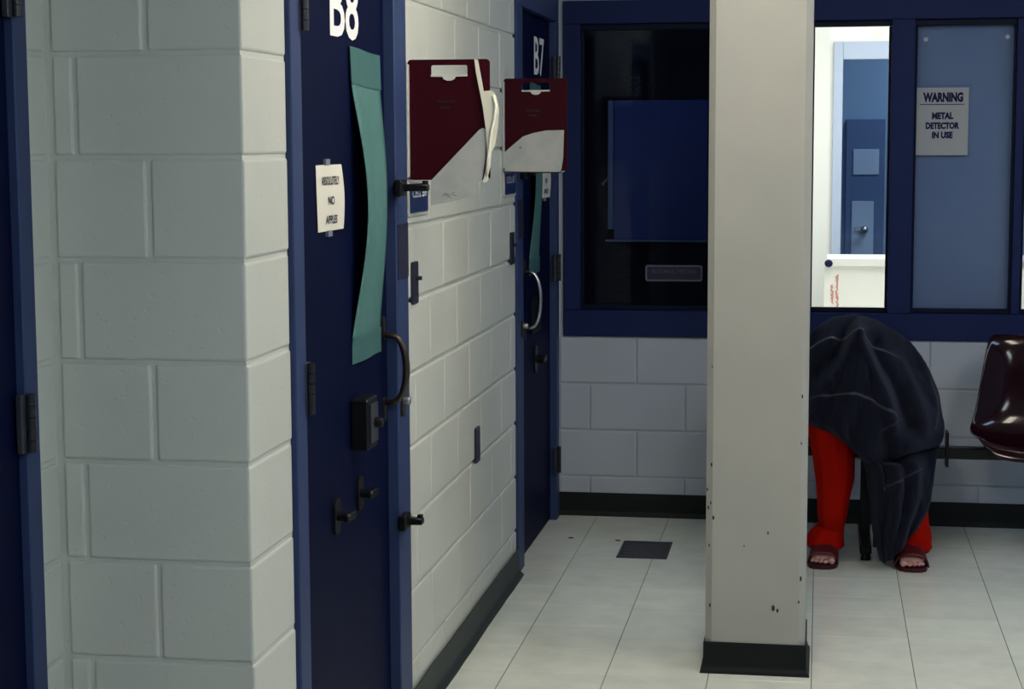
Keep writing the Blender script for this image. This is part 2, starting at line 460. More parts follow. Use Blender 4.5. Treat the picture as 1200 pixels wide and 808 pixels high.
# cove bases
def cove(name, pts, m='base_vinyl', h=0.1, toe=0.014, label=None, closed=False):
    """pts: floor polyline along the wall face, material to its right-hand side is the wall; offset outwards to the left"""
    prof = [(0.0, 0), (toe, 0.0), (toe, 0.004), (toe * 0.55, 0.013), (0.0042, 0.026), (0.0042, h - 0.003), (0.003, h), (0.0, h)]
    g = G(); n = len(pts); P = []
    for a, b in prof:
        row = []
        for i in range(n):
            p = Vector((*pts[i], 0))
            ds = []
            if closed or i > 0: ds.append((p - Vector((*pts[(i - 1) % n], 0))).normalized())
            if closed or i < n - 1: ds.append((Vector((*pts[(i + 1) % n], 0)) - p).normalized())
            nn = [Vector((-q.y, q.x, 0)) for q in ds]
            m_ = sum(nn, Vector()) / len(nn); m_ = m_ / m_.length_squared if m_.length > .01 else nn[0]
            row.append(p + m_ * a + Vector((0, 0, b)))
        if closed: row.append(row[0].copy())
        P.append(row)
    g.grid(P)
    bmesh.ops.remove_doubles(g.bm, verts=g.bm.verts[:], dist=1e-6)
    return struct(g.obj(name, m, angle=40), label)
def wavy(a, b, n, amp):
    out = []
    for i in range(n + 1):
        t = i / n; out.append((a[0] + (b[0] - a[0]) * t + (amp * noise.noise(Vector((t * 9, 1.3, 0))) if 0 < i < n else 0), a[1] + (b[1] - a[1]) * t))
    return out
cove('baseboard_left', wavy((WX + .004, D8[1])[::1], (WX + .004, D7[0] - 0.002), 24, 0.004)[::-1], 'base_vinyl_edge', 0.10, 0.022, 'dark green-black cove base of the left wall')
cove('baseboard_back', [(2.3, BY), (WX, BY)][::-1][::-1], label='black cove base under the window wall')
cove('baseboard_pillar', [(PX[0], PF), (PX[0], PF + .3), (PX[1], PF + .3), (PX[1], PF)][::1], 'base_vinyl', 0.095, 0.014, 'black cove base around the pillar', True)
cove('baseboard_corner', [(WX, D8[0] - 0.002), (WX, PY), (NX + 0.002, PY)][::1], 'base_vinyl', 0.1, 0.012, 'black cove base of the projecting wall end')

# ------------------------------------------------------------------ doors
HZ = (0.26, 1.07, 1.885)
def hinge(door, x, y, z, side):
    """side +1: leaf lies towards +Y"""
    g = G(); g.box(x - 0.006, x + 0.007, y - 0.012 if side > 0 else y - 0.026, y + 0.026 if side > 0 else y + 0.012, z - 0.056, z + 0.056, 0.002)
    hp = g.obj('hinge', 'hinge_grey', door)
    g = G()
    for k in range(5): g.cyl((x + 0.012, y, z - 0.056 + 0.0224 * k + .0006), (x + 0.012, y, z - 0.056 + 0.0224 * (k + 1) - .0006), 0.0105, n=12)
    g.obj('hinge_barrel', 'hinge_black', hp, angle=40)

def door_unit(name, wx, y0, y1, hinge_far, label, hinge_w=0.078, lock_w=0.135, rec=0.022):
    d = empty(name, (wx, (y0 + y1) / 2, 0)); struct(d, label)
    if hinge_far: a, b = y0 + lock_w, y1 - hinge_w
    else: a, b = y0 + hinge_w, y1 - lock_w
    hd = 2.082
    fp = 0.006                                     # frame stands proud of the wall
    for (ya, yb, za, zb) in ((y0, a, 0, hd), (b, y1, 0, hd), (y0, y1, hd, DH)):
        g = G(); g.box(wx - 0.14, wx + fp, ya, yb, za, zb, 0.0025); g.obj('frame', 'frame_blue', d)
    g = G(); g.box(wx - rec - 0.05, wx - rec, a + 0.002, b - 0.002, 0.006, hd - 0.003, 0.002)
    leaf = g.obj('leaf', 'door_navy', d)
    hy = b if hinge_far else a
    for z in HZ: hinge(d, wx + fp - 0.004, hy, z, -1 if hinge_far else 1)
    return d, leaf, a, b, wx - rec

def pull(door, x, y, z0, z1, out=0.056, m='dark_bronze'):
    g = G(); pts = []
    for i in range(17):
        t = i / 16; a = PI * t
        pts.append((x + 0.006 + out * math.sin(a) ** 0.6, y, (z0 + z1) / 2 - (z1 - z0) / 2 * math.cos(a)))
    g.tube(pts, [0.0075 + 0.002 * math.sin(PI * i / 16) for i in range(17)], 10)
    h = g.obj('pull_handle', m, door, True)
    for z, s in ((z1, 1), (z0, -1)):
        g = G(); g.poly([rounded(0.026, 0.062, 0.0125, 5, y, z + s * 0.018)], wall_fn(x), 0.006); g.obj('handle_plate', 'dark_bronze', h)
    return h
def escutcheon(door, x, y, z):
    g = G(); g.poly([rounded(0.034, 0.06, 0.016, 6, y, z)], wall_fn(x), 0.007); e = g.obj('key_escutcheon', 'dark_bronze', door)
    g = G(); g.cyl((x, y, z + .012), (x + 0.024, y, z + .012), 0.011, n=14, bev=.002); g.obj('key_cylinder', 'steel', e, angle=40)
def thumb_turn(door, x, y, z, s=1.0):
    g = G(); g.poly([rounded(0.05 * s, 0.085 * s, 0.018 * s, 5, y, z)], wall_fn(x), 0.007); p = g.obj('lock_plate', 'black_metal', door)
    g = G(); g.cyl((x, y, z), (x + 0.032, y, z), 0.012 * s, n=12); g.box(x + 0.030, x + 0.044, y - 0.034 * s, y + 0.034 * s, z - 0.009 * s, z + 0.011 * s, 0.004)
    g.obj('turn_knob', 'black_metal', p, angle=40)
def slide_latch(door, x, y, z, reach, m='black_metal'):
    """keeper block on the jamb with a bolt standing out into the room"""
    g = G(); g.box(x, x + 0.022, y - 0.035, y + 0.03, z - 0.022, z + 0.02, 0.004); k = g.obj('latch_block', m, door)
    g = G(); g.box(x + 0.012, x + reach, y - 0.012, y + 0.016, z - 0.009, z + 0.009, 0.003)
    g.cyl((x + reach - .008, y, z - .004), (x + reach - .008, y, z + 0.018), 0.008, n=10); g.obj('latch_bolt', m, k, angle=40)

# nearest door (only its hinge edge is in view)
dn, leafn, an, bn, lxn = door_unit('door_1', NX, DN[0], DN[1], True, 'dark blue metal door at the left edge, nearest of the doors', hinge_w=0.058, lock_w=0.13, rec=0.010)
pull(dn, lxn, an + 0.08, 0.92, 1.10)
# door B8
d8, leaf8, a8, b8, lx8 = door_unit('door_2', WX, D8[0], D8[1], False, 'dark blue metal cell door numbered B8 with teal strip')
def number(door, lx, s, yc, zc, w, hgt):
    text('door_number', s, w, hgt, 'number_white', lambda a, b, c: Vector((lx + c + 0.0008, yc + a, zc + b)), door, bold=0.014)
number(d8, lx8, 'B8', 4.232, 1.912, 0.262, 0.150)
pull(d8, lx8, 4.575, 0.925, 1.10)
g = G(); g.box(WX + 0.006, WX + 0.009, 4.635, 4.752, 1.238, 1.382, 0.001); g.obj('cover_plate', 'cover_plate', d8)
escutcheon(d8, WX + 0.006, 4.665, 0.905)
g = G(); g.box(lx8, lx8 + 0.045, 4.235, 4.335, 0.855, 0.980, 0.005); lb = g.obj('lock_box', 'black_metal', d8)
g = G(); g.box(lx8 + 0.045, lx8 + 0.049, 4.25, 4.32, 0.87, 0.965, 0.001); g.obj('lock_box_face', 'hinge_grey', lb)
g = G(); g.cyl((lx8 + 0.045, 4.29, 0.918), (lx8 + 0.068, 4.29, 0.918), 0.013, n=14, bev=.003); g.obj('lock_knob', 'black_metal', lb, angle=40)
thumb_turn(d8, lx8, 4.305, 0.738); thumb_turn(d8, lx8, 4.085, 0.725)
slide_latch(d8, WX + 0.006, 4.64, 0.60, 0.060); slide_latch(d8, WX + 0.006, 4.63, 1.478, 0.085)
# door B7
d7, leaf7, a7, b7, lx7 = door_unit('door_3', WX, D7[0], D7[1], True, 'dark blue metal cell door numbered B7 near the back wall')
number(d7, lx7, 'B7', 7.245, 1.925, 0.262, 0.150)
pull(d7, lx7, 6.86, 0.885, 1.10, m='steel')
g = G(); g.box(WX + 0.006, WX + 0.009, 6.548, 6.665, 1.238, 1.382, 0.001); g.obj('cover_plate', 'cover_plate', d7)
escutcheon(d7, WX + 0.006, 6.63, 0.905)
g = G(); g.box(lx7, lx7 + 0.012, 6.99, 7.22, 0.845, 0.985, 0.003); g.obj('lock_box', 'black_metal', d7)
thumb_turn(d7, lx7, 7.12, 0.735, 1.25); slide_latch(d7, WX + 0.006, 6.64, 1.478, 0.05)

# ------------------------------------------------------------------ long window in the back wall
win = empty('window_1', (0.6, BY, FZ[0])); struct(win, 'long blue framed interior window in the back wall')
fd0, fd1 = BY - 0.006, BY + 0.13
GZ = (0.902, 2.052)                          # glass bottom / top
cols = [(FX[0], -1.000), (-0.46, -0.045), (0.272, 0.366), (0.766, 0.800), (2.2, 2.3)]
def fbox(name, *b, m='window_navy', par=None, bev=0.003):
    g = G(); g.box(*b, bev); return g.obj(name, m, par or win)
fbox('frame_rail', FX[0], FX[1], fd0, fd1, FZ[0], GZ[0] - 0.02)
fbox('frame_rail', FX[0], FX[1], fd0, fd1, GZ[1] + 0.025, FZ[1])
for x0, x1 in cols: fbox('frame_post', x0, x1, fd0 + (0.02 if x1 - x0 < .05 else 0), fd1, GZ[0] - 0.02, GZ[1] + 0.025)
for (x0, x1) in zip([c[1] for c in cols], [c[0] for c in cols[1:]]):
    # glazing stops around each pane, stepped back from the frame face
    s0, s1 = BY + 0.025, BY + 0.055
    st = fbox('glazing_stop', x0, x1, s0, s1, GZ[0] - 0.02, GZ[0], m='stop_navy')
    fbox('glazing_stop', x0, x1, s0, s1, GZ[1], GZ[1] + 0.025, m='stop_navy')
    fbox('glazing_stop', x0, x0 + 0.010, s0, s1, GZ[0], GZ[1], m='stop_navy'); fbox('glazing_stop', x1 - 0.010, x1, s0, s1, GZ[0], GZ[1], m='stop_navy')
    g = G(); g.box(x0, x1, BY + 0.058, BY + 0.064, GZ[0] - 0.01, GZ[1] + 0.01); g.obj('pane', 'pane_glass', win)

# rooms behind the window
TB = BY + 0.22
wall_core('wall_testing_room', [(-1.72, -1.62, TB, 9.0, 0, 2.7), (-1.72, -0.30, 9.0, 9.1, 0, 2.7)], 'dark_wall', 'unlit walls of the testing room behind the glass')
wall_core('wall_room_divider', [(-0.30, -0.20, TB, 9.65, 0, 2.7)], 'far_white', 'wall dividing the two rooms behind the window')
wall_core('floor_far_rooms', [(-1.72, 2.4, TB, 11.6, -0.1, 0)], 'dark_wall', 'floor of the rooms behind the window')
wall_core('ceiling_far_rooms', [(-1.72, 2.4, TB, 11.6, 2.7, 2.8)], 'far_white', 'ceiling of the rooms behind the window')
# testing room: blind-covered window in the far wall
tw = empty('window_2', (-0.75, 9.0, 1.1)); struct(tw, 'dim blue inner window with pale left edge behind the dark glass')
pA, pB, pC = at(713, 118, 8.99), at(713, 283, 8.99), at(835, 283, 8.99)
xa, xb, za, zb = pA.x, -0.42, pB.z, pA.z
fbox('blind', xa + 0.03, xb, 8.965, 8.985, za + 0.012, zb, m='testing_blue', par=tw)
fbox('window_stile', xa, xa + 0.028, 8.955, 8.995, za + 0.06, zb, m='testing_highlight', par=tw)
fbox('window_sill', xa - 0.01, xb, 8.945, 8.995, za, za + 0.010, m='testing_highlight', par=tw)
p = at(709, 213, 8.9)
g = G(); g.cyl((p.x - .02, 8.95, p.z - .018), (p.x + .012, 8.95, p.z + .018), 0.007, n=8); g.obj('window_latch', 'tape', tw)
# bright room
FYW = 9.65
qa, qb = at(984, 70, FYW), at(1047, 300, FYW)
ox0, oz0, oz1 = qa.x, qb.z, qa.z
wall_core('wall_far_room', [(-0.30, ox0 - 0.03, FYW, FYW + .12, 0, 2.7), (ox0 - 0.03, 2.4, FYW, FYW + .12, oz1 + 0.09, 2.7),
                            (ox0 - 0.03, 2.4, FYW, FYW + .12, 0, oz0 - 0.03), (1.2, 2.4, FYW, FYW + .12, oz0 - 0.03, oz1 + 0.09)], 'far_white', 'bright white far wall seen through the clear pane')
wall_core('wall_far_side', [(2.4, 2.5, TB, 11.6, 0, 2.7)], 'far_white', 'white side wall of the bright room')
w3 = empty('window_3', (0.6, FYW, oz0)); struct(w3, 'pale framed inner window on the far side of the bright room')
fbox('frame_post', ox0 - 0.03, ox0 + 0.018, FYW - 0.03, FYW + .12, oz0 - 0.03, oz1 + 0.09, m='far_trim', par=w3)
fbox('frame_rail', ox0 + 0.018, 1.2, FYW - 0.03, FYW + .12, oz1, oz1 + 0.09, m='far_trim', par=w3)
fbox('frame_rail', ox0 + 0.018, 1.2, FYW - 0.03, FYW + .12, oz0 - 0.03, oz0, m='far_trim', par=w3)
fbox('frame_post', 1.15, 1.2, FYW - 0.03, FYW + .12, oz0, oz1, m='far_trim', par=w3)
g = G(); g.box(ox0 + .01, 1.16, FYW + .05, FYW + .056, oz0, oz1); g.obj('pane', 'pane_glass', w3)
wall_core('wall_hallway', [(-0.4, 2.5, 11.5, 11.6, 0, 2.7), (-0.4, -0.3, FYW + .12, 11.5, 0, 2.7)], 'far_blue', 'blue-grey hallway wall beyond the inner window')
d4 = empty('door_4', (0.3, 11.5, 0)); struct(d4, 'far hallway door with lever seen through two windows')
e0, e1 = at(992, 140, 11.45), at(1028, 140, 11.45)
fbox('leaf', e0.x, e1.x + .05, 11.45, 11.498, 0, e0.z, m='far_door', par=d4)
e2, e3 = at(998, 236, 11.44), at(1023, 300, 11.44)
fbox('kick_panel', e2.x, e3.x, 11.44, 11.452, e3.z, e2.z, m='far_door_panel', par=d4)
e4, e5 = at(1000, 175, 11.44), at(1030, 205, 11.44)
fbox('door_window', e4.x, e5.x, 11.44, 11.452, e5.z, e4.z, m='far_door_panel', par=d4)
p = at(1013, 269, 11.40)
g = G(); g.cyl((p.x, 11.40, p.z), (p.x, 11.45, p.z), 0.02, n=12); g.box(p.x - 0.06, p.x + 0.01, 11.385, 11.40, p.z - 0.012, p.z + 0.012, .003); g.ball((p.x, 11.39, p.z), .024)
g.obj('lever_handle', 'steel', d4, angle=40)
# panel fixed behind the second clear pane
g = G(); g.box(0.372, 0.764, BY + 0.075, BY + 0.083, GZ[0] - .01, GZ[1] + .01, .001)
pan = tag(g.obj('cover_board', 'grey_panel'), 'blue-grey board fixed behind the pane that carries the warning sign', 'board')
for px, py in ((1085, 46), (1181, 43)):
    p = at(px, py, BY + .07); g = G(); g.ball((p.x, BY + .074, p.z), 0.010, (1, .7, 1), 12); g.obj('bolt', 'number_white', pan, True)

# carton on the ledge behind the clear pane
ca, cb = at(966, 312, 8.62), at(1042, 372, 8.62)
fbx = empty('storage_carton', (0.16, 8.75, 0.72)); tag(fbx, 'white cardboard carton with red writing behind the clear window pane', 'box')
g = G(); g.box(ca.x, cb.x + .06, 8.62, 8.9, 0.72, ca.z, 0.002); cbod = g.obj('carton_body', 'carton', fbx)
l1 = at(972, 304, 8.61)
g = G(); g.box(ca.x + 0.012, cb.x + .07, 8.612, 8.91, ca.z, l1.z + .004, 0.002); g.obj('carton_lid', 'carton', fbx)
g = G()
for c0 in (975, 981):
    for i in range(9):
        yy = 318 + i * 4.5 + (c0 - 975); 
        if c0 == 975 and yy < 334: continue
        p = at(c0, yy, 8.62); zz = p.z; rr = random.Random(i + c0)
        pts = [Vector((p.x + rr.uniform(-.008, .008), 8.6185, zz + (k / 4 - .5) * .017)) for k in range(5)]
        g.tube(pts, 0.0016, 5)
g.obj('red_writing', 'red_ink', fbx)
p = at(971, 309, 8.61)
g = G(); g.ball((p.x, 8.612, p.z), .02, (1, .5, .9), 10); g.obj('dark_tape', 'ink_navy', fbx, True)  # small dark blob at the carton corner, standing for tape
g = G(); g.box(-0.2, 2.3, TB + .003, 9.0, 0.68, 0.72, .004); tag(g.obj('ledge_shelf', 'far_white'), 'pale shelf under the carton behind the window', 'shelf')

# ------------------------------------------------------------------ signs and small wall things
def sign_warning():
    s = empty('warning_sign', (0.475, BY + .056, 1.53)); tag(s, 'paper sign reading WARNING METAL DETECTOR IN USE on the window', 'sign')
    x0, x1, z0, z1 = 0.372, 0.584, 1.529, 1.803
    g = G(); g.box(x0, x1, BY + 0.054, BY + 0.0555, z0, z1); g.obj('sheet', 'paper_grey', s)
    cx = (x0 + x1) / 2 + .004
    def T(st, w, h, z): text('lettering', st, w, h, 'ink_navy', lambda a, b, c: Vector((cx + a, BY + 0.0538 - c, z + b)), s, bold=.06)
    T('WARNING', .160, .040, 1.764)
    g = G(); g.box(cx - .092, cx + .085, BY + 0.0532, BY + .0539, 1.7335, 1.7365); g.obj('rule', 'ink_navy', s)
    T('METAL', .085, .028, 1.689); T('DETECTOR', .134, .028, 1.649); T('IN USE', .083, .028, 1.611)
sign_warning()
def sign_alcohol():
    s = empty('testing_plaque', (-.61, BY + .056, 1.0)); tag(s, 'dark plaque with pale rim reading ALCOHOL TESTING on the left pane', 'sign')
    c = ((-.729 - .490) / 2, (1.003 + 1.071) / 2); W, Hh = 0.240, 0.068
    fn = face_fn(BY + .0575)
    g = G(); g.poly([rounded(W, Hh, .01, 5, *c)], fn, 0.003); g.obj('plate', 'plaque_black', s)
    g = G(); g.poly([rounded(W, Hh, .01, 5, *c), rounded(W - .014, Hh - .014, .006, 5, *c)], fn, 0.0048); g.obj('rim', 'plaque_rim_dim', s)
    text('lettering', 'ALCOHOL TESTING', .19, .016, 'plaque_text', lambda a, b, k: Vector((c[0] + a, BY + .0544 - k, c[1] + .008 + b)), s)
sign_alcohol()
def cell_plaque(y0, y1, z0, z1, st, label):
    s = empty('cell_plaque', (WX, (y0 + y1) / 2, z0)); tag(s, label, 'sign', 'blue plaques beside the cell doors')
    cy, cz, W, Hh = (y0 + y1) / 2, (z0 + z1) / 2, y1 - y0, z1 - z0
    g = G(); g.poly([rounded(W, Hh, .012, 4, cy, cz)], wall_fn(WX - .001), 0.004); g.obj('rim', 'plaque_rim', s)
    g = G(); g.poly([rounded(W - .03, Hh - .018, .008, 4, cy, cz)], wall_fn(WX + .003), 0.0022); g.obj('plate', 'plaque_blue', s)
    text('lettering', st, W * .7, .024, 'number_white', lambda a, b, k: Vector((WX + .0054 + k, cy + a, cz + .014 + b)), s)
cell_plaque(4.785, 5.035, 1.395, 1.492, 'CELL B8', 'small blue plaque in a pale rim beside door B8')
cell_plaque(6.285, 6.530, 1.400, 1.492, 'CELL B7', 'small blue plaque in a pale rim beside door B7')
def switch_plate(y, z, label, stub):
    s = empty('switch_plate', (WX, y, z - .057)); tag(s, label, 'switch plate', 'dark plates on the wall between the cell doors')
    g = G(); g.poly([rounded(.072, .115, .008, 4, y, z)], wall_fn(WX - .001), 0.006); g.obj('plate', 'plate_navy', s)
    for dz in (-.042, .042):
        g = G(); g.cyl((WX + .005, y, z + dz), (WX + .0062, y, z + dz), .004, n=8); g.obj('screw', 'hinge_grey', s)
    if stub:
        g = G(); g.cyl((WX + .004, y + .012, z + .012), (WX + .02, y + .012, z + .012), .006, n=10, bev=.001); g.obj('key_switch', 'plate_navy', s)
switch_plate(4.853, 1.214, 'dark switch plate with a small stub right beside door B8', True)
switch_plate(6.450, 1.214, 'dark switch plate with a small stub right beside door B7', True)
switch_plate(5.755, 0.618, 'low blank dark plate midway along the wall between the doors', False)

# notices taped to the doors
def notice(y0, y1, z0, z1, lx, lines, label, curl, skew=0):
    s = empty('paper_notice', (lx, (y0 + y1) / 2, z0)); tag(s, label, 'notice', 'paper notices taped to the cell doors')
    n, mrows = 8, 12; P = []
    def surf(u, v):
        return Vector((lx + 0.003 + curl * (0.5 - 0.5 * math.cos(PI * u)) * (0.5 + .5 * math.sin(PI * (v * .9 + .05))), y0 + (y1 - y0) * u + skew * (1 - v), z0 + (z1 - z0) * v))
    g = G(); g.grid([[surf(i / n, j / mrows) for i in range(n + 1)] for j in range(mrows + 1)])
    g.grid([[surf(i / n, j / mrows) - Vector((.0006, 0, 0)) for i in range(n + 1)] for j in range(mrows + 1)])
    g.obj('sheet', 'paper', s, True)
    for (st, v, wf, hf) in lines:
        cy, hgt = .5, hf * (z1 - z0)
        text('lettering', st, wf * (y1 - y0), hgt, 'ink', lambda a, b, k: surf(.5 + a / (y1 - y0), v + b / (z1 - z0)) + Vector((.0008 + k, 0, 0)), s, bold=.02)
    for v, dz in ((1, .010), (0, -.010)):
        c = surf(.45, v)
        g = G(); g.box(lx + .0005, c.x + .002, c.y - .018, c.y + .018, c.z - .007 + dz * .6, c.z + .007 + dz * .6, .0005); g.obj('tape', 'tape', s)
notice(3.955, 4.150, 1.395, 1.545, lx8, [('ABSOLUTELY', .76, .62, .13), ('NO', .46, .2, .13), ('APPLES', .17, .4, .13)], 'cream paper notice reading ABSOLUTELY NO APPLES on door B8', 0.012, 0.012)
notice(7.27, 7.46, 1.365, 1.515, lx7, [('ABSOLUTELY', .76, .62, .13), ('NO', .46, .2, .13), ('APPLES', .17, .4, .13)], 'paper notice half hidden under the clipboard on door B7', 0.012, 0.012)

# teal vinyl strips hung over the door windows
def teal_strip(lx, y0, y1, z0, z1, label, slope=-0.010, bow=0.034):
    s = empty('teal_strip', (lx, (y0 + y1) / 2, z0)); tag(s, label, 'vinyl strip', 'teal strips hung over the cell door windows')
    def surf(u, v):                      # v: 0 top, 1 bottom
        k = math.sin(PI * min(max((v - .1) / .85, 0), 1)) ** 1.3
        out = 0.004 + bow * k * (1 - .35 * u) + .003 * math.sin(u * 7 + v * 5)
        narrow = .028 * k
        return Vector((lx + out, y0 + narrow * .4 + (y1 - y0 - narrow) * u + .012 * math.sin(v * 4), z1 + (z0 - z1) * v + slope * u * (1 - v)))
    n, mr = 8, 40; g = G()
    F = [[surf(i / n, j / mr) for i in range(n + 1)] for j in range(mr + 1)]
    K = [[p - Vector((.0018, 0, 0)) for p in row] for row in F]
    A = g.grid(F); Bk = g.grid(K)
    for j in range(mr):
        for i in (0, n): g.bm.faces.new((A[j][i], A[j + 1][i], Bk[j + 1][i], Bk[j][i]))
    g.obj('strip', 'teal_vinyl', s, True)
    for va, vb in ((0, .115), (.915, 1.0)):
        g = G(); g.grid([[surf(-.012 + 1.024 * i / n, va + (vb - va) * j / 6) + Vector((.0022, 0, 0)) for i in range(n + 1)] for j in range(7)])
        g.grid([[surf(-.012 + 1.024 * i / n, va + (vb - va) * j / 6) + Vector((.0005, 0, 0)) for i in range(n + 1)] for j in range(7)])
        g.obj('taped_end', 'teal_tape', s, True)
teal_strip(lx8, 4.265, 4.545, 1.062, 1.822, 'long teal vinyl strip bowed out from door B8')
teal_strip(lx7, 6.985, 7.235, 1.075, 1.822, 'long teal vinyl strip partly behind the clipboard on door B7', -.01, .02)

# chart pockets standing out from the wall, each with a maroon clipboard
def clipboard(y, x0, BW, BZ, label):
    s = empty('clipboard', (x0 + BW / 2, y, BZ[0])); tag(s, label, 'clipboard', 'maroon clipboards in the wall pockets')
    cx, cz = x0 + BW / 2, (BZ[0] + BZ[1]) / 2; hh = BZ[1] - BZ[0]
    hx, hz = cx + .002, BZ[1] - .033
    hole = [(hx - .046, hz + .018), (hx - .049, hz + .014), (hx - .049, hz - .012), (hx + .049, hz - .012), (hx + .049, hz + .014), (hx + .046, hz + .018)]
    g = G(); g.poly([rounded(BW, hh, .010, 4, cx, cz), hole], face_fn(y), 0.005); g.obj('board', 'maroon_board', s)
    g = G()
    lip = [(hx - .049, hz - .012)] + [(hx + .018 * math.cos(a), hz - .0125 - .011 * math.sin(a)) for a in (PI, PI * .8, PI * .6, PI * .4, PI * .2, 0)] + [(hx + .049, hz - .012), (hx + .049, hz - .007), (hx - .049, hz - .007)]
    g.poly([lip], face_fn(y - .0052), 0.003); g.obj('hook_lip', 'handle_gap', s)
    for dz, ww in ((-.110, .048), (-.126, .03)):
        g = G(); g.poly([rounded(ww, .007, .002, 2, cx - .008, BZ[1] + dz)], face_fn(y - .0052), .0006); g.obj('stamped_mark', 'maroon_mark', s)
    return s
B1Y, B2Y = 4.80, 6.29
BW = 0.222
x1, x2 = at(478.5, 140, B1Y).x, at(590.5, 140, B2Y).x
clipboard(B1Y, x1, BW, (at(500, 211, B1Y).z, at(500, 70, B1Y).z), 'dark maroon clipboard in the torn pocket beside door B8')
clipboard(B2Y, x2, BW, (at(620, 200, B2Y).z, at(620, 92, B2Y).z), 'maroon clipboard in the intact pale pocket beside door B7')
def px_poly(pts, Y): return [((p := at(a, b, Y)).x, p.z) for a, b in pts]
# torn pocket
t1 = empty('chart_pocket', (WX, B1Y, 1.43)); tag(t1, 'torn grey plastic chart pocket holding the nearer clipboard', 'chart holder', 'chart pockets on the left wall')
Yp = B1Y - 0.011
g = G(); g.poly([px_poly([(505, 241), (505, 212), (562, 152), (566, 150), (570, 152), (569, 185), (565, 211), (558, 214), (558, 228), (532, 236)], Yp)], face_fn(Yp), .0025); g.obj('pocket_front', 'pocket_plastic', t1)
for (a, b, c, e) in ((519, 229, 526, 227), (524, 231, 533, 225), (530, 228, 535, 230), (521, 226, 529, 233)):
    p, q = at(a, b, Yp - .003), at(c, e, Yp - .003); g = G(); g.cyl((p.x, Yp - .0028, p.z), (q.x, Yp - .0028, q.z), .0008, n=5); g.obj('scratch', 'pocket_scratch', t1)
Yq = B1Y - .016
g = G(); g.poly([px_poly([(556, 69), (560, 70), (563, 85), (567, 107), (576, 106), (581, 111), (585, 128), (584, 150), (580, 172), (576, 178), (575, 195), (572, 206), (573, 210), (570, 214), (566, 214), (569, 200), (571, 180), (570, 155), (566, 125), (561, 100), (558, 85)], Yq)], face_fn(Yq), .004); g.obj('torn_edge', 'clear_plastic', t1)
g = G()
ridge = [at(a, b, Yq - .006) for a, b in ((578, 112), (581, 124), (579, 140), (576, 152), (574, 168), (572, 185), (570, 205))]
g.tube(ridge, .004, 6); g.obj('plastic_fold', 'clear_plastic', t1, True)
g = G(); g.box(WX - .002, WX + .006, B1Y - .02, B1Y + .06, 1.50, 1.80, .002); g.box(WX, x1 + BW * .75, B1Y + .003, B1Y + .008, 1.495, 1.70, .001); g.obj('mounting_plate', 'pocket_plastic', t1)
# intact pocket
t2 = empty('chart_pocket', (WX, B2Y, 1.48)); tag(t2, 'whole pale plastic chart pocket with slanted front holding the farther clipboard', 'chart holder', 'chart pockets on the left wall')
Yp = B2Y - 0.011
g = G(); g.poly([px_poly([(592, 201), (591, 179), (600, 171), (613, 160), (625, 156), (640, 153), (661, 152.5), (660, 185), (658, 198), (656, 201.5), (630, 201.5)], Yp)], face_fn(Yp), .0025); g.obj('pocket_front', 'pocket_plastic', t2)
p = at(610, 173, Yp); g = G(); g.ball((p.x, Yp - .0025, p.z), .0035, (1, .4, 1), 8); g.obj('rivet', 'pocket_scratch', t2)
g = G(); g.box(WX - .002, WX + .006, B2Y - .02, B2Y + .06, 1.50, 1.80, .002); g.box(WX, x2 + BW * .95, B2Y + .003, B2Y + .008, 1.487, 1.66, .001); g.obj('mounting_plate', 'pocket_plastic', t2)
g = G(); g.poly([px_poly([(591, 200.5), (657, 201), (656, 203), (592, 202.5)], B2Y - .012)], face_fn(B2Y - .013), -.018); g.obj('pocket_floor', 'maroon_mark', t2)

# floor vent
v = empty('floor_vent', ((VX[0] + VX[1]) / 2, (VY[0] + VY[1]) / 2, 0)); tag(v, 'dark slatted metal vent set in the floor by the back wall', 'floor vent')
g = G(); g.box(VX[0] + .002, VX[1] - .002, VY[0] + .002, VY[1] - .002, -.0014, -.0008); g.obj('well', 'pit_dark', v)
e = .012
for b in ((VX[0], VX[1], VY[0], VY[0] + e), (VX[0], VX[1], VY[1] - e, VY[1]), (VX[0], VX[0] + e, VY[0] + e, VY[1] - e), (VX[1] - e, VX[1], VY[0] + e, VY[1] - e)):
    g = G(); g.box(*b, -.001, .0035, .0012); g.obj('rim', 'plate_navy', v)
N = 9
for i in range(N):
    yc = VY[0] + e + (VY[1] - VY[0] - 2 * e) * (i + .5) / N
    g = G(); g.box(VX[0] + e, VX[1] - e, yc - .0085, yc + .0085, -.001, .0028, .001); g.obj('slat', 'hinge_grey', v)
for px, py in ((669, 631), (724, 634)):
    p = at(px, py, 7.2); dd = p - Vector((0, 0, H)); t = -H / dd.z
    q = Vector((0, 0, H)) + dd * t
    g = G(); g.ball((q.x, q.y, .0008), .010, (1.2, .9, .25), 8); tag(g.obj('floor_screw', 'pit_dark'), 'small dark stud in the floor ' + ('near door B7' if px < 700 else 'just left of the floor vent'), 'stud', 'studs in the floor')

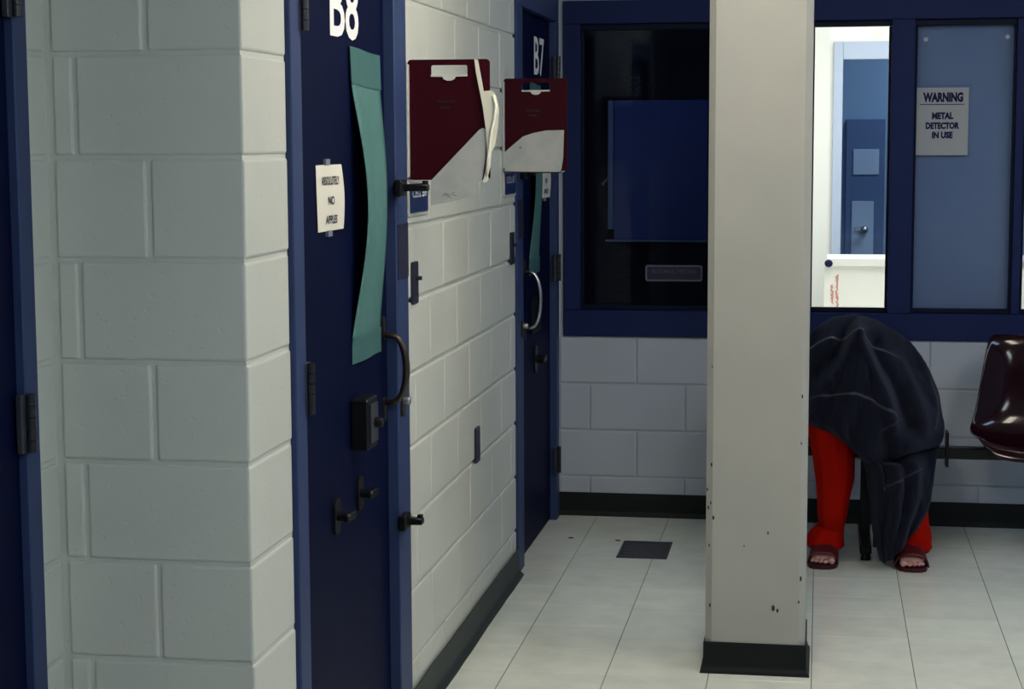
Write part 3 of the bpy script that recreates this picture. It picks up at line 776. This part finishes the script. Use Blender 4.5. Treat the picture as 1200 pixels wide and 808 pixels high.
# ------------------------------------------------------------------ beam seating
BX = (0.155, 0.812, 1.43); BEAM_Y = 7.16; BEAM_Z = 0.392
bench = empty('beam_seating', (0.8, BEAM_Y, 0)); tag(bench, 'row of maroon shell seats on a black beam against the back wall', 'bench')
g = G(); g.box(-0.06, 1.75, BEAM_Y - .03, BEAM_Y + .03, BEAM_Z - .022, BEAM_Z + .022, .004); g.obj('beam', 'black_metal', bench)
def seat_shell(xc):
    prof = [(6.945, .392), (6.950, .412), (6.975, .425), (7.04, .425), (7.12, .418), (7.20, .412), (7.27, .415), (7.32, .432), (7.352, .470), (7.372, .53), (7.388, .61), (7.402, .70), (7.415, .772), (7.424, .808), (7.436, .818)]
    half = [.150, .200, .218, .226, .231, .234, .234, .230, .222, .208, .194, .180, .166, .152, .128]
    P = []; n = 16
    for q, ((y, z), hw) in enumerate(zip(prof, half)):
        a, b = prof[max(q - 1, 0)], prof[min(q + 1, len(prof) - 1)]
        ty, tz = b[0] - a[0], b[1] - a[1]; L = math.hypot(ty, tz); ny, nz = -tz / L, ty / L
        if q < 3: ny, nz = 0, 1
        amp = .046 * min(1, (len(prof) - 1 - q) / 3) * min(1, (q + 1) / 3)
        P.append([Vector((xc + hw * sx, y + ny * amp * abs(sx) ** 3, z + nz * amp * abs(sx) ** 3)) for sx in [-1 + 2 * i / n for i in range(n + 1)]])
    g = G(); g.grid(P); o = g.obj('seat', 'maroon_seat', bench, True)
    md = o.modifiers.new('thick', 'SOLIDIFY'); md.thickness = .012; md.offset = -1
    sd = o.modifiers.new('sub', 'SUBSURF'); sd.levels = 1; sd.render_levels = 2
    g = G(); g.box(xc - .12, xc + .12, BEAM_Y - .11, BEAM_Y + .11, BEAM_Z + .018, BEAM_Z + .026, .002); g.obj('seat_mount', 'black_metal', o)
for xc in BX: seat_shell(xc)
p = at(1110, 522, BEAM_Y - .03)
g = G(); g.box(p.x - .005, p.x + .006, BEAM_Y - .042, BEAM_Y + .042, BEAM_Z - .052, BEAM_Z + .082, .002); g.obj('clamp', 'black_metal', bench)
def bench_leg(x):
    g = G(); g.box(x - .020, x + .020, BEAM_Y - .018, BEAM_Y + .018, .05, BEAM_Z - .01, .003); lg = g.obj('leg', 'black_metal', bench)
    g = G(); g.box(x - .022, x + .022, 6.965, 7.42, .022, .058, .006); g.obj('foot_bar', 'black_metal', lg)
    for y in (6.98, 7.40):
        g = G(); g.cyl((x, y, 0), (x, y, .024), .020, .014, n=12); g.obj('glide', 'black_metal', lg)
bench_leg(0.185); bench_leg(1.60)
p = at(1024, 625, 7.1)
g = G(); g.box(p.x - .004, p.x + .034, 7.06, 7.075, .03, .115, .002); g.obj('foot_plate', 'hinge_grey', bench)

# ------------------------------------------------------------------ seated person, bent forward under a blanket
FXL, FXR = 0.030, 0.345
def body():
    g = G()
    def cap(a, b, ra, rb):
        a, b = Vector(a), Vector(b); n = max(3, int((b - a).length / (min(ra, rb) * .5)))
        for i in range(n + 1):
            t = i / n; g.ball(a.lerp(b, t), ra + (rb - ra) * t, n=10)
    g.ball((.21, 7.23, .53), .11, (1.2, .95, .85), 14)
    cap((.21, 7.23, .56), (.20, 7.17, .69), .10, .095); cap((.10, 7.13, .735), (.26, 7.14, .715), .065, .065)
    cap((.16, 7.10, .75), (.13, 7.02, .745), .05, .045)
    g.ball((.115, 6.995, .72), .075, (.9, 1.1, 1.05), 14); g.ball((.115, 6.955, .665), .045, (.9, .9, 1.0), 10)
    g.ball((.115, 6.93, .69), .014, (1, 1.4, 1.6), 8)
    for s in (-1, 1): g.ball((.115 + s * .068, 7.01, .70), .018, (.4, 1, 1.4), 8)
    for s, kx in ((-1, .07), (1, .31)):
        sh = (.18 + s * .12, 7.14, .71); el = (kx, 7.02, .60); wr = (.17 + s * .03, 6.93, .57)
        cap(sh, el, .043, .038); cap(el, wr, .038, .026)
        # hand: palm and five fingers
        hx, hy, hz = .165 + s * .03, 6.91, .555
        g.ball((hx, hy, hz), .034, (.8, 1, .55), 10)
        for i in range(4): cap((hx - s * .01 + (i - 1.5) * .016, hy - .02, hz - .005), (hx - s * .02 + (i - 1.5) * .017, hy - .055 + abs(i - 1.3) * .008, hz - .03), .009, .008)
        cap((hx + s * .02, hy - .005, hz), (hx + s * .03, hy - .04, hz - .012), .010, .008)
    for s, fx, kn, hip in ((-1, FXL, at(977, 505, 6.885), (.11, 7.19, .515)), (1, FXR, at(1056, 512, 6.875), (.27, 7.19, .515))):
        kn = Vector((kn.x, kn.y, .485)); an = Vector((fx + (.024 if s < 0 else .004), 7.0, .105))
        cap(hip, kn, .075, .055); cap(kn, an, .05, .034)
        ang = s * .06
        def F(a, b, c): return Vector((fx + a + ang * (b - .15) * -1, 6.80 + b, .017 + c))
        g.ball(F(0, .235, .030), .033, (1, 1.05, .95), 12); cap(F(0, .225, .050), an, .034, .034)
        cap(F(0, .20, .030), F(-s * .002, .075, .022), .029, .024)
        cap(F(-.026, .065, .017), F(.026, .065, .017), .018, .018)
        for i, (dx, ln, rr) in enumerate(((.0355, .000, .0125), (.0125, .001, .0084), (-.0060, .006, .0078), (-.0230, .013, .0074), (-.0385, .022, .0070))):
            dx = -s * dx                      # big toe on the inner side
            cap(F(dx * .95, .06, rr), F(dx, .016 + ln, rr), rr, rr); g.ball(F(dx, .006 + ln, rr), rr * 1.04, (1, 1.1, 1), 10)
    me = g.mesh('person')
    o = link('person', me, 'skin')
    md = o.modifiers.new('rm', 'REMESH'); md.mode = 'VOXEL'; md.voxel_size = .0036
    sm = o.modifiers.new('sm', 'SMOOTH'); sm.factor = .5; sm.iterations = 1
    dg = bpy.context.evaluated_depsgraph_get()
    m2 = bpy.data.meshes.new_from_object(o.evaluated_get(dg)); o.modifiers.clear(); o.data = m2
    for p in m2.polygons: p.use_smooth = True
    return o
person = body()
tag(person, 'person in orange trousers and red sandals sitting bent forward under a blanket', 'person')

def leg_loft(rings, seed):
    """rings: (centre, radius x, radius y)"""
    fine = []
    for i in range(len(rings) - 1):
        n = 7
        for k in range(n):
            t = k / n; t2 = t
            a, b = rings[i], rings[i + 1]
            fine.append((Vector(a[0]).lerp(Vector(b[0]), t2), a[1] + (b[1] - a[1]) * t2, a[2] + (b[2] - a[2]) * t2))
    fine.append((Vector(rings[-1][0]), rings[-1][1], rings[-1][2]))
    P = []; n = 32
    for i, (c, rx, ry) in enumerate(fine):
        t = (fine[min(i + 3, len(fine) - 1)][0] - fine[max(i - 3, 0)][0]).normalized()
        xx = Vector((1, 0, 0)); xx = (xx - t * xx.dot(t)).normalized(); yy = t.cross(xx)
        row = []
        for k in range(n):
            a = 2 * PI * k / n
            w = 1 + .13 * noise.noise(Vector((math.cos(a) * 1.6, math.sin(a) * 1.6, c.z * 7 + seed))) + .09 * noise.noise(Vector((math.cos(a) * 2.6, math.sin(a) * 2.6, c.z * 2.0 + seed * 2)))
            row.append(c + xx * rx * w * math.cos(a) + yy * ry * w * math.sin(a))
        row.append(row[0].copy()); P.append(row)
    return P
g = G()
def ctr(px, py, Y): return at(px, py, Y)
Lr = [(ctr(967, 640, 6.975), .060, .070), (ctr(967, 636, 6.975), .072, .080), (ctr(970, 628, 6.972), .062, .066), (ctr(975, 617, 6.97), .043, .048), (ctr(976, 600, 6.955), .055, .058),
      (ctr(978, 560, 6.93), .067, .068), (ctr(976, 525, 6.905), .078, .078), (ctr(974, 500, 6.905), .085, .085), ((.045, 6.98, .515), .085, .085), ((.09, 7.12, .52), .10, .09), ((.12, 7.22, .52), .11, .10)]
Rr_ = [(ctr(1069, 644, 6.98), .060, .070), (ctr(1070, 638, 6.98), .070, .076), (ctr(1072, 629, 6.975), .062, .066), (ctr(1071, 617, 6.97), .055, .058), (ctr(1068, 600, 6.96), .058, .058),
       (ctr(1061, 560, 6.93), .066, .068), (ctr(1056, 528, 6.93), .068, .068), (ctr(1052, 512, 6.94), .068, .068), ((.31, 7.00, .49), .075, .075), ((.285, 7.12, .515), .10, .09), ((.26, 7.22, .52), .11, .10)]
g.grid(leg_loft(Lr, 1.7)); g.grid(leg_loft(Rr_, 5.2)); g.ball((.19, 7.20, .53), .135, (1.3, .98, .85), 16)
bmesh.ops.remove_doubles(g.bm, verts=g.bm.verts[:], dist=1e-5)
tr = g.obj('trousers', 'orange_cloth', person, True); tr['label'] = 'bright orange-red trousers'
md = tr.modifiers.new('thick', 'SOLIDIFY'); md.thickness = .003; md.offset = 1

def sandal(fx, s):
    def F(a, b, c): return Vector((fx + a - s * .06 * (b - .15), 6.80 + b, c))
    out = []
    half = [(0, .000), (.030, .004), (.047, .020), (.055, .050), (.055, .090), (.047, .150), (.043, .210), (.040, .250), (.028, .275), (0, .285)]
    out = half + [(-a, b) for a, b in half[-2:0:-1]]
    g = G(); g.poly([[(a, b - .012) for a, b in out]], lambda a, b, c: F(a, b, c), .015)
    sd = g.obj('sandal', 'sandal_sole', person, angle=40); sd['label'] = 'dark red open-toed sandal'
    g = G(); P = []; n = 18
    for j in range(7):
        t = j / 6; row = []
        for k in range(n + 1):
            a = PI * k / n
            hw, hh = .0585 - .004 * t, .044 + .034 * t
            row.append(F(hw * math.copysign(abs(math.cos(a)) ** .75, math.cos(a)), .042 + .100 * t - .006 * math.sin(a), .008 + hh * math.sin(a) ** .8))
        P.append(row)
    g.grid(P); st = g.obj('strap', 'sandal', sd, True)
    m_ = st.modifiers.new('thick', 'SOLIDIFY'); m_.thickness = .005; m_.offset = 1
sandal(FXL, -1); sandal(FXR, 1)

def blanket():
    R = [
        [(960, 520, 7.34), (975, 520, 7.40), (1000, 520, 7.42), (1026, 520, 7.42), (1052, 520, 7.42), (1076, 520, 7.40), (1092, 520, 7.34)],
        [(955, 440, 7.22), (976, 425, 7.32), (1003, 420, 7.36), (1030, 425, 7.37), (1054, 432, 7.37), (1074, 445, 7.34), (1091, 460, 7.26)],
        [(953, 392, 7.00), (974, 376, 7.06), (1000, 371.5, 7.08), (1024, 377, 7.14), (1048, 389, 7.20), (1069, 406, 7.24), (1086, 432, 7.22)],
        [(946, 412, 6.95), (966, 399, 6.90), (989, 396, 6.90), (1007, 392, 6.84), (1034, 410, 6.98), (1067, 430, 7.10), (1096, 455, 7.14)],
        [(945, 448, 6.90), (964, 441, 6.82), (988, 434, 6.78), (1012, 427, 6.74), (1040, 447, 6.86), (1074, 462, 6.94), (1102, 480, 7.04)],
        [(946, 479, 6.86), (964, 474, 6.77), (989, 470, 6.73), (1016, 472, 6.71), (1044, 488, 6.75), (1074, 494, 6.82), (1105, 499, 6.98)],
        [(949, 495, 6.84), (967, 496, 6.75), (988, 511, 6.72), (1012, 525, 6.71), (1040, 531, 6.74), (1068, 528, 6.77), (1101, 518, 6.93)],
        [(985, 514, 6.92), (998, 523, 6.82), (1012, 536, 6.77), (1026, 545, 6.765), (1046, 540, 6.78), (1069, 530, 6.83), (1098, 523, 6.96)],
        [(1012, 540, 6.90), (1019, 546, 6.78), (1030, 548, 6.74), (1045, 550, 6.72), (1060, 550, 6.73), (1076, 547, 6.78), (1094, 543, 6.92)],
        [(1019, 580, 6.90), (1026, 585, 6.80), (1037, 588, 6.75), (1050, 590, 6.735), (1063, 588, 6.745), (1077, 583, 6.79), (1090, 574, 6.92)],
        [(1025, 622, 6.92), (1030, 626, 6.83), (1039, 629, 6.78), (1050, 626, 6.755), (1060, 620, 6.765), (1072, 611, 6.80), (1087, 596, 6.92)],
        [(1034, 656, 6.93), (1036, 659, 6.86), (1041, 658, 6.81), (1048, 653, 6.78), (1056, 643, 6.78), (1067, 628, 6.82), (1082, 606, 6.92)],
    ]
    C = [[at(*p) for p in row] for row in R]
    # wrap the sides round to the back
    D = []
    for i, row in enumerate(C):
        l, rr = row[0], row[-1]
        back = .12 if 2 <= i <= 7 else (.06 if i < 2 else .05)
        D.append([l + Vector((.03, back, -.005))] + row + [rr + Vector((-.03, back, -.005))])
    nr, nc = len(D), len(D[0])
    def cr(a, b, c, d, t):
        return .5 * ((2 * b) + (c - a) * t + (2 * a - 5 * b + 4 * c - d) * t * t + (3 * b - a - 3 * c + d) * t ** 3)
    def row_at(i, u):
        k = min(int(u), nc - 2); t = u - k; q = D[i]
        return cr(q[max(k - 1, 0)], q[k], q[k + 1], q[min(k + 2, nc - 1)], t)
    def surf(u, v):
        k = min(int(v), nr - 2); t = v - k
        return cr(row_at(max(k - 1, 0), u), row_at(k, u), row_at(k + 1, u), row_at(min(k + 2, nr - 1), u), t)
    NU, NV = 210, 430
    g = G(); P = []; UV = []
    for j in range(NV + 1):
        row = []; v = (nr - 1) * j / NV
        for i in range(NU + 1):
            u = (nc - 1) * i / NU; p = surf(u, v)
            uc = u - 1                                 # column index of the control rows
            fold = 0
            w_env = min(max((v - 2.2) / .8, 0), 1)
            # hanging folds that fan out from the top, and creases on the right side
            fold += .020 * math.sin(uc * 4.3 + v * .9 + .8 * math.sin(v * 1.3)) * w_env
            fold += .010 * noise.noise(Vector((uc * 1.5 + v * .55, v * .45, 3.1)))
            fold += .009 * noise.noise(Vector((uc * 2.9 - v * .8, v * 1.0, 7.7))) + .004 * noise.noise(Vector((uc * 5.3 + v * 1.1, v * 1.9, 1.7)))
            def ridge(u0, v0, u1, v1, w, a):
                t = ((uc - u0) * (u1 - u0) + (v - v0) * (v1 - v0)) / ((u1 - u0) ** 2 + (v1 - v0) ** 2)
                t = min(max(t, 0), 1); dd = math.hypot(uc - u0 - t * (u1 - u0), v - v0 - t * (v1 - v0))
                return a * math.exp(-(dd / w) ** 2)
            fold += ridge(2.9, 3.0, 4.1, 5.3, .26, .058) - ridge(3.7, 3.0, 4.8, 5.2, .28, .058)
            fold += ridge(4.7, 3.2, 5.3, 5.4, .22, .032) + ridge(2.9, 3.0, 1.4, 4.3, .22, .040) - ridge(2.0, 3.2, .9, 4.0, .32, .044)
            fold += ridge(5.6, 3.0, 5.6, 5.2, .16, .012) + ridge(4.4, 5.6, 5.4, 5.9, .2, .015) + ridge(2.0, 8.9, 5.0, 8.3, .2, .010)
            p = p + Vector((fold * .1, -fold, fold * .25))
            row.append(p); UV.append((uc, v))
        P.append(row)
    g.grid(P)
    me = bpy.data.meshes.new('blanket'); g.bm.verts.ensure_lookup_table(); g.bm.to_mesh(me); g.bm.free()
    at_ = me.attributes.new('stripe', 'FLOAT', 'POINT')
    for idx, (uc, v) in enumerate(UV):
        s = 0
        def line(dist, w): return max(0, 1 - (abs(dist) / w) ** 2)
        wob = .04 * noise.noise(Vector((uc * 2, v * 2, 0)))
        if .2 < uc < 4.6: s = max(s, line(v - 3.02 + wob, .036) * min(1, (4.6 - uc) / 1.2 + .25))
        if .2 < uc < 4.2: s = max(s, line(v - (4.60 + .09 * uc) + wob, .04) * .5)
        if 3.0 < v < 5.25: s = max(s, line(uc - (5.62 + .05 * math.sin(v * 2)), .03) * .45)
        if 1.9 < uc < 5.2: s = max(s, line(v - (8.95 - .16 * uc) + wob, .04) * .35)
        if 3.6 < uc < 4.5: s = max(s, line(v - (5.45 - .55 * (uc - 3.6)) + wob, .025) * .3)
        at_.data[idx].value = s
    for p in me.polygons: p.use_smooth = True
    o = link('blanket', me, 'blanket_wool')
    tag(o, 'dark navy wool blanket with thin pale stripes draped over the seated person', 'blanket')
    md = o.modifiers.new('thick', 'SOLIDIFY'); md.thickness = .006; md.offset = -1
    return o
blanket()

# ------------------------------------------------------------------ ceiling fixtures above the frame, one of them an added blue fill
for i, (x, y, pw, c) in enumerate(FIXTURES):
    t = empty('ceiling_light', (x, y, CEIL)); tag(t, ['fluorescent ceiling light between the pillar and the left doors', 'fluorescent ceiling light right of the pillar', 'fluorescent ceiling light above the viewer', 'fluorescent ceiling light right of the viewer', 'added blue fill light by the right wall', 'dimmer fluorescent ceiling light nearest the back window'][i], 'ceiling light', 'ceiling lights')
    g = G(); g.box(x - .17, x + .17, y - .62, y + .62, CEIL - .02, CEIL, .004); g.obj('housing', 'troffer_white', t)
    m = bpy.data.materials.new('lamp_lens'); m.use_nodes = True; b = m.node_tree.nodes['Principled BSDF']
    b.inputs['Base Color'].default_value = (.8, .8, .8, 1); b.inputs['Emission Color'].default_value = (*c, 1); b.inputs['Emission Strength'].default_value = pw
    MATS['lamp_lens%d' % i] = m
    g = G(); g.box(x - .15, x + .15, y - .6, y + .6, CEIL - .13, CEIL - .02, .012, 2); g.obj('lens', 'lamp_lens%d' % i, t)
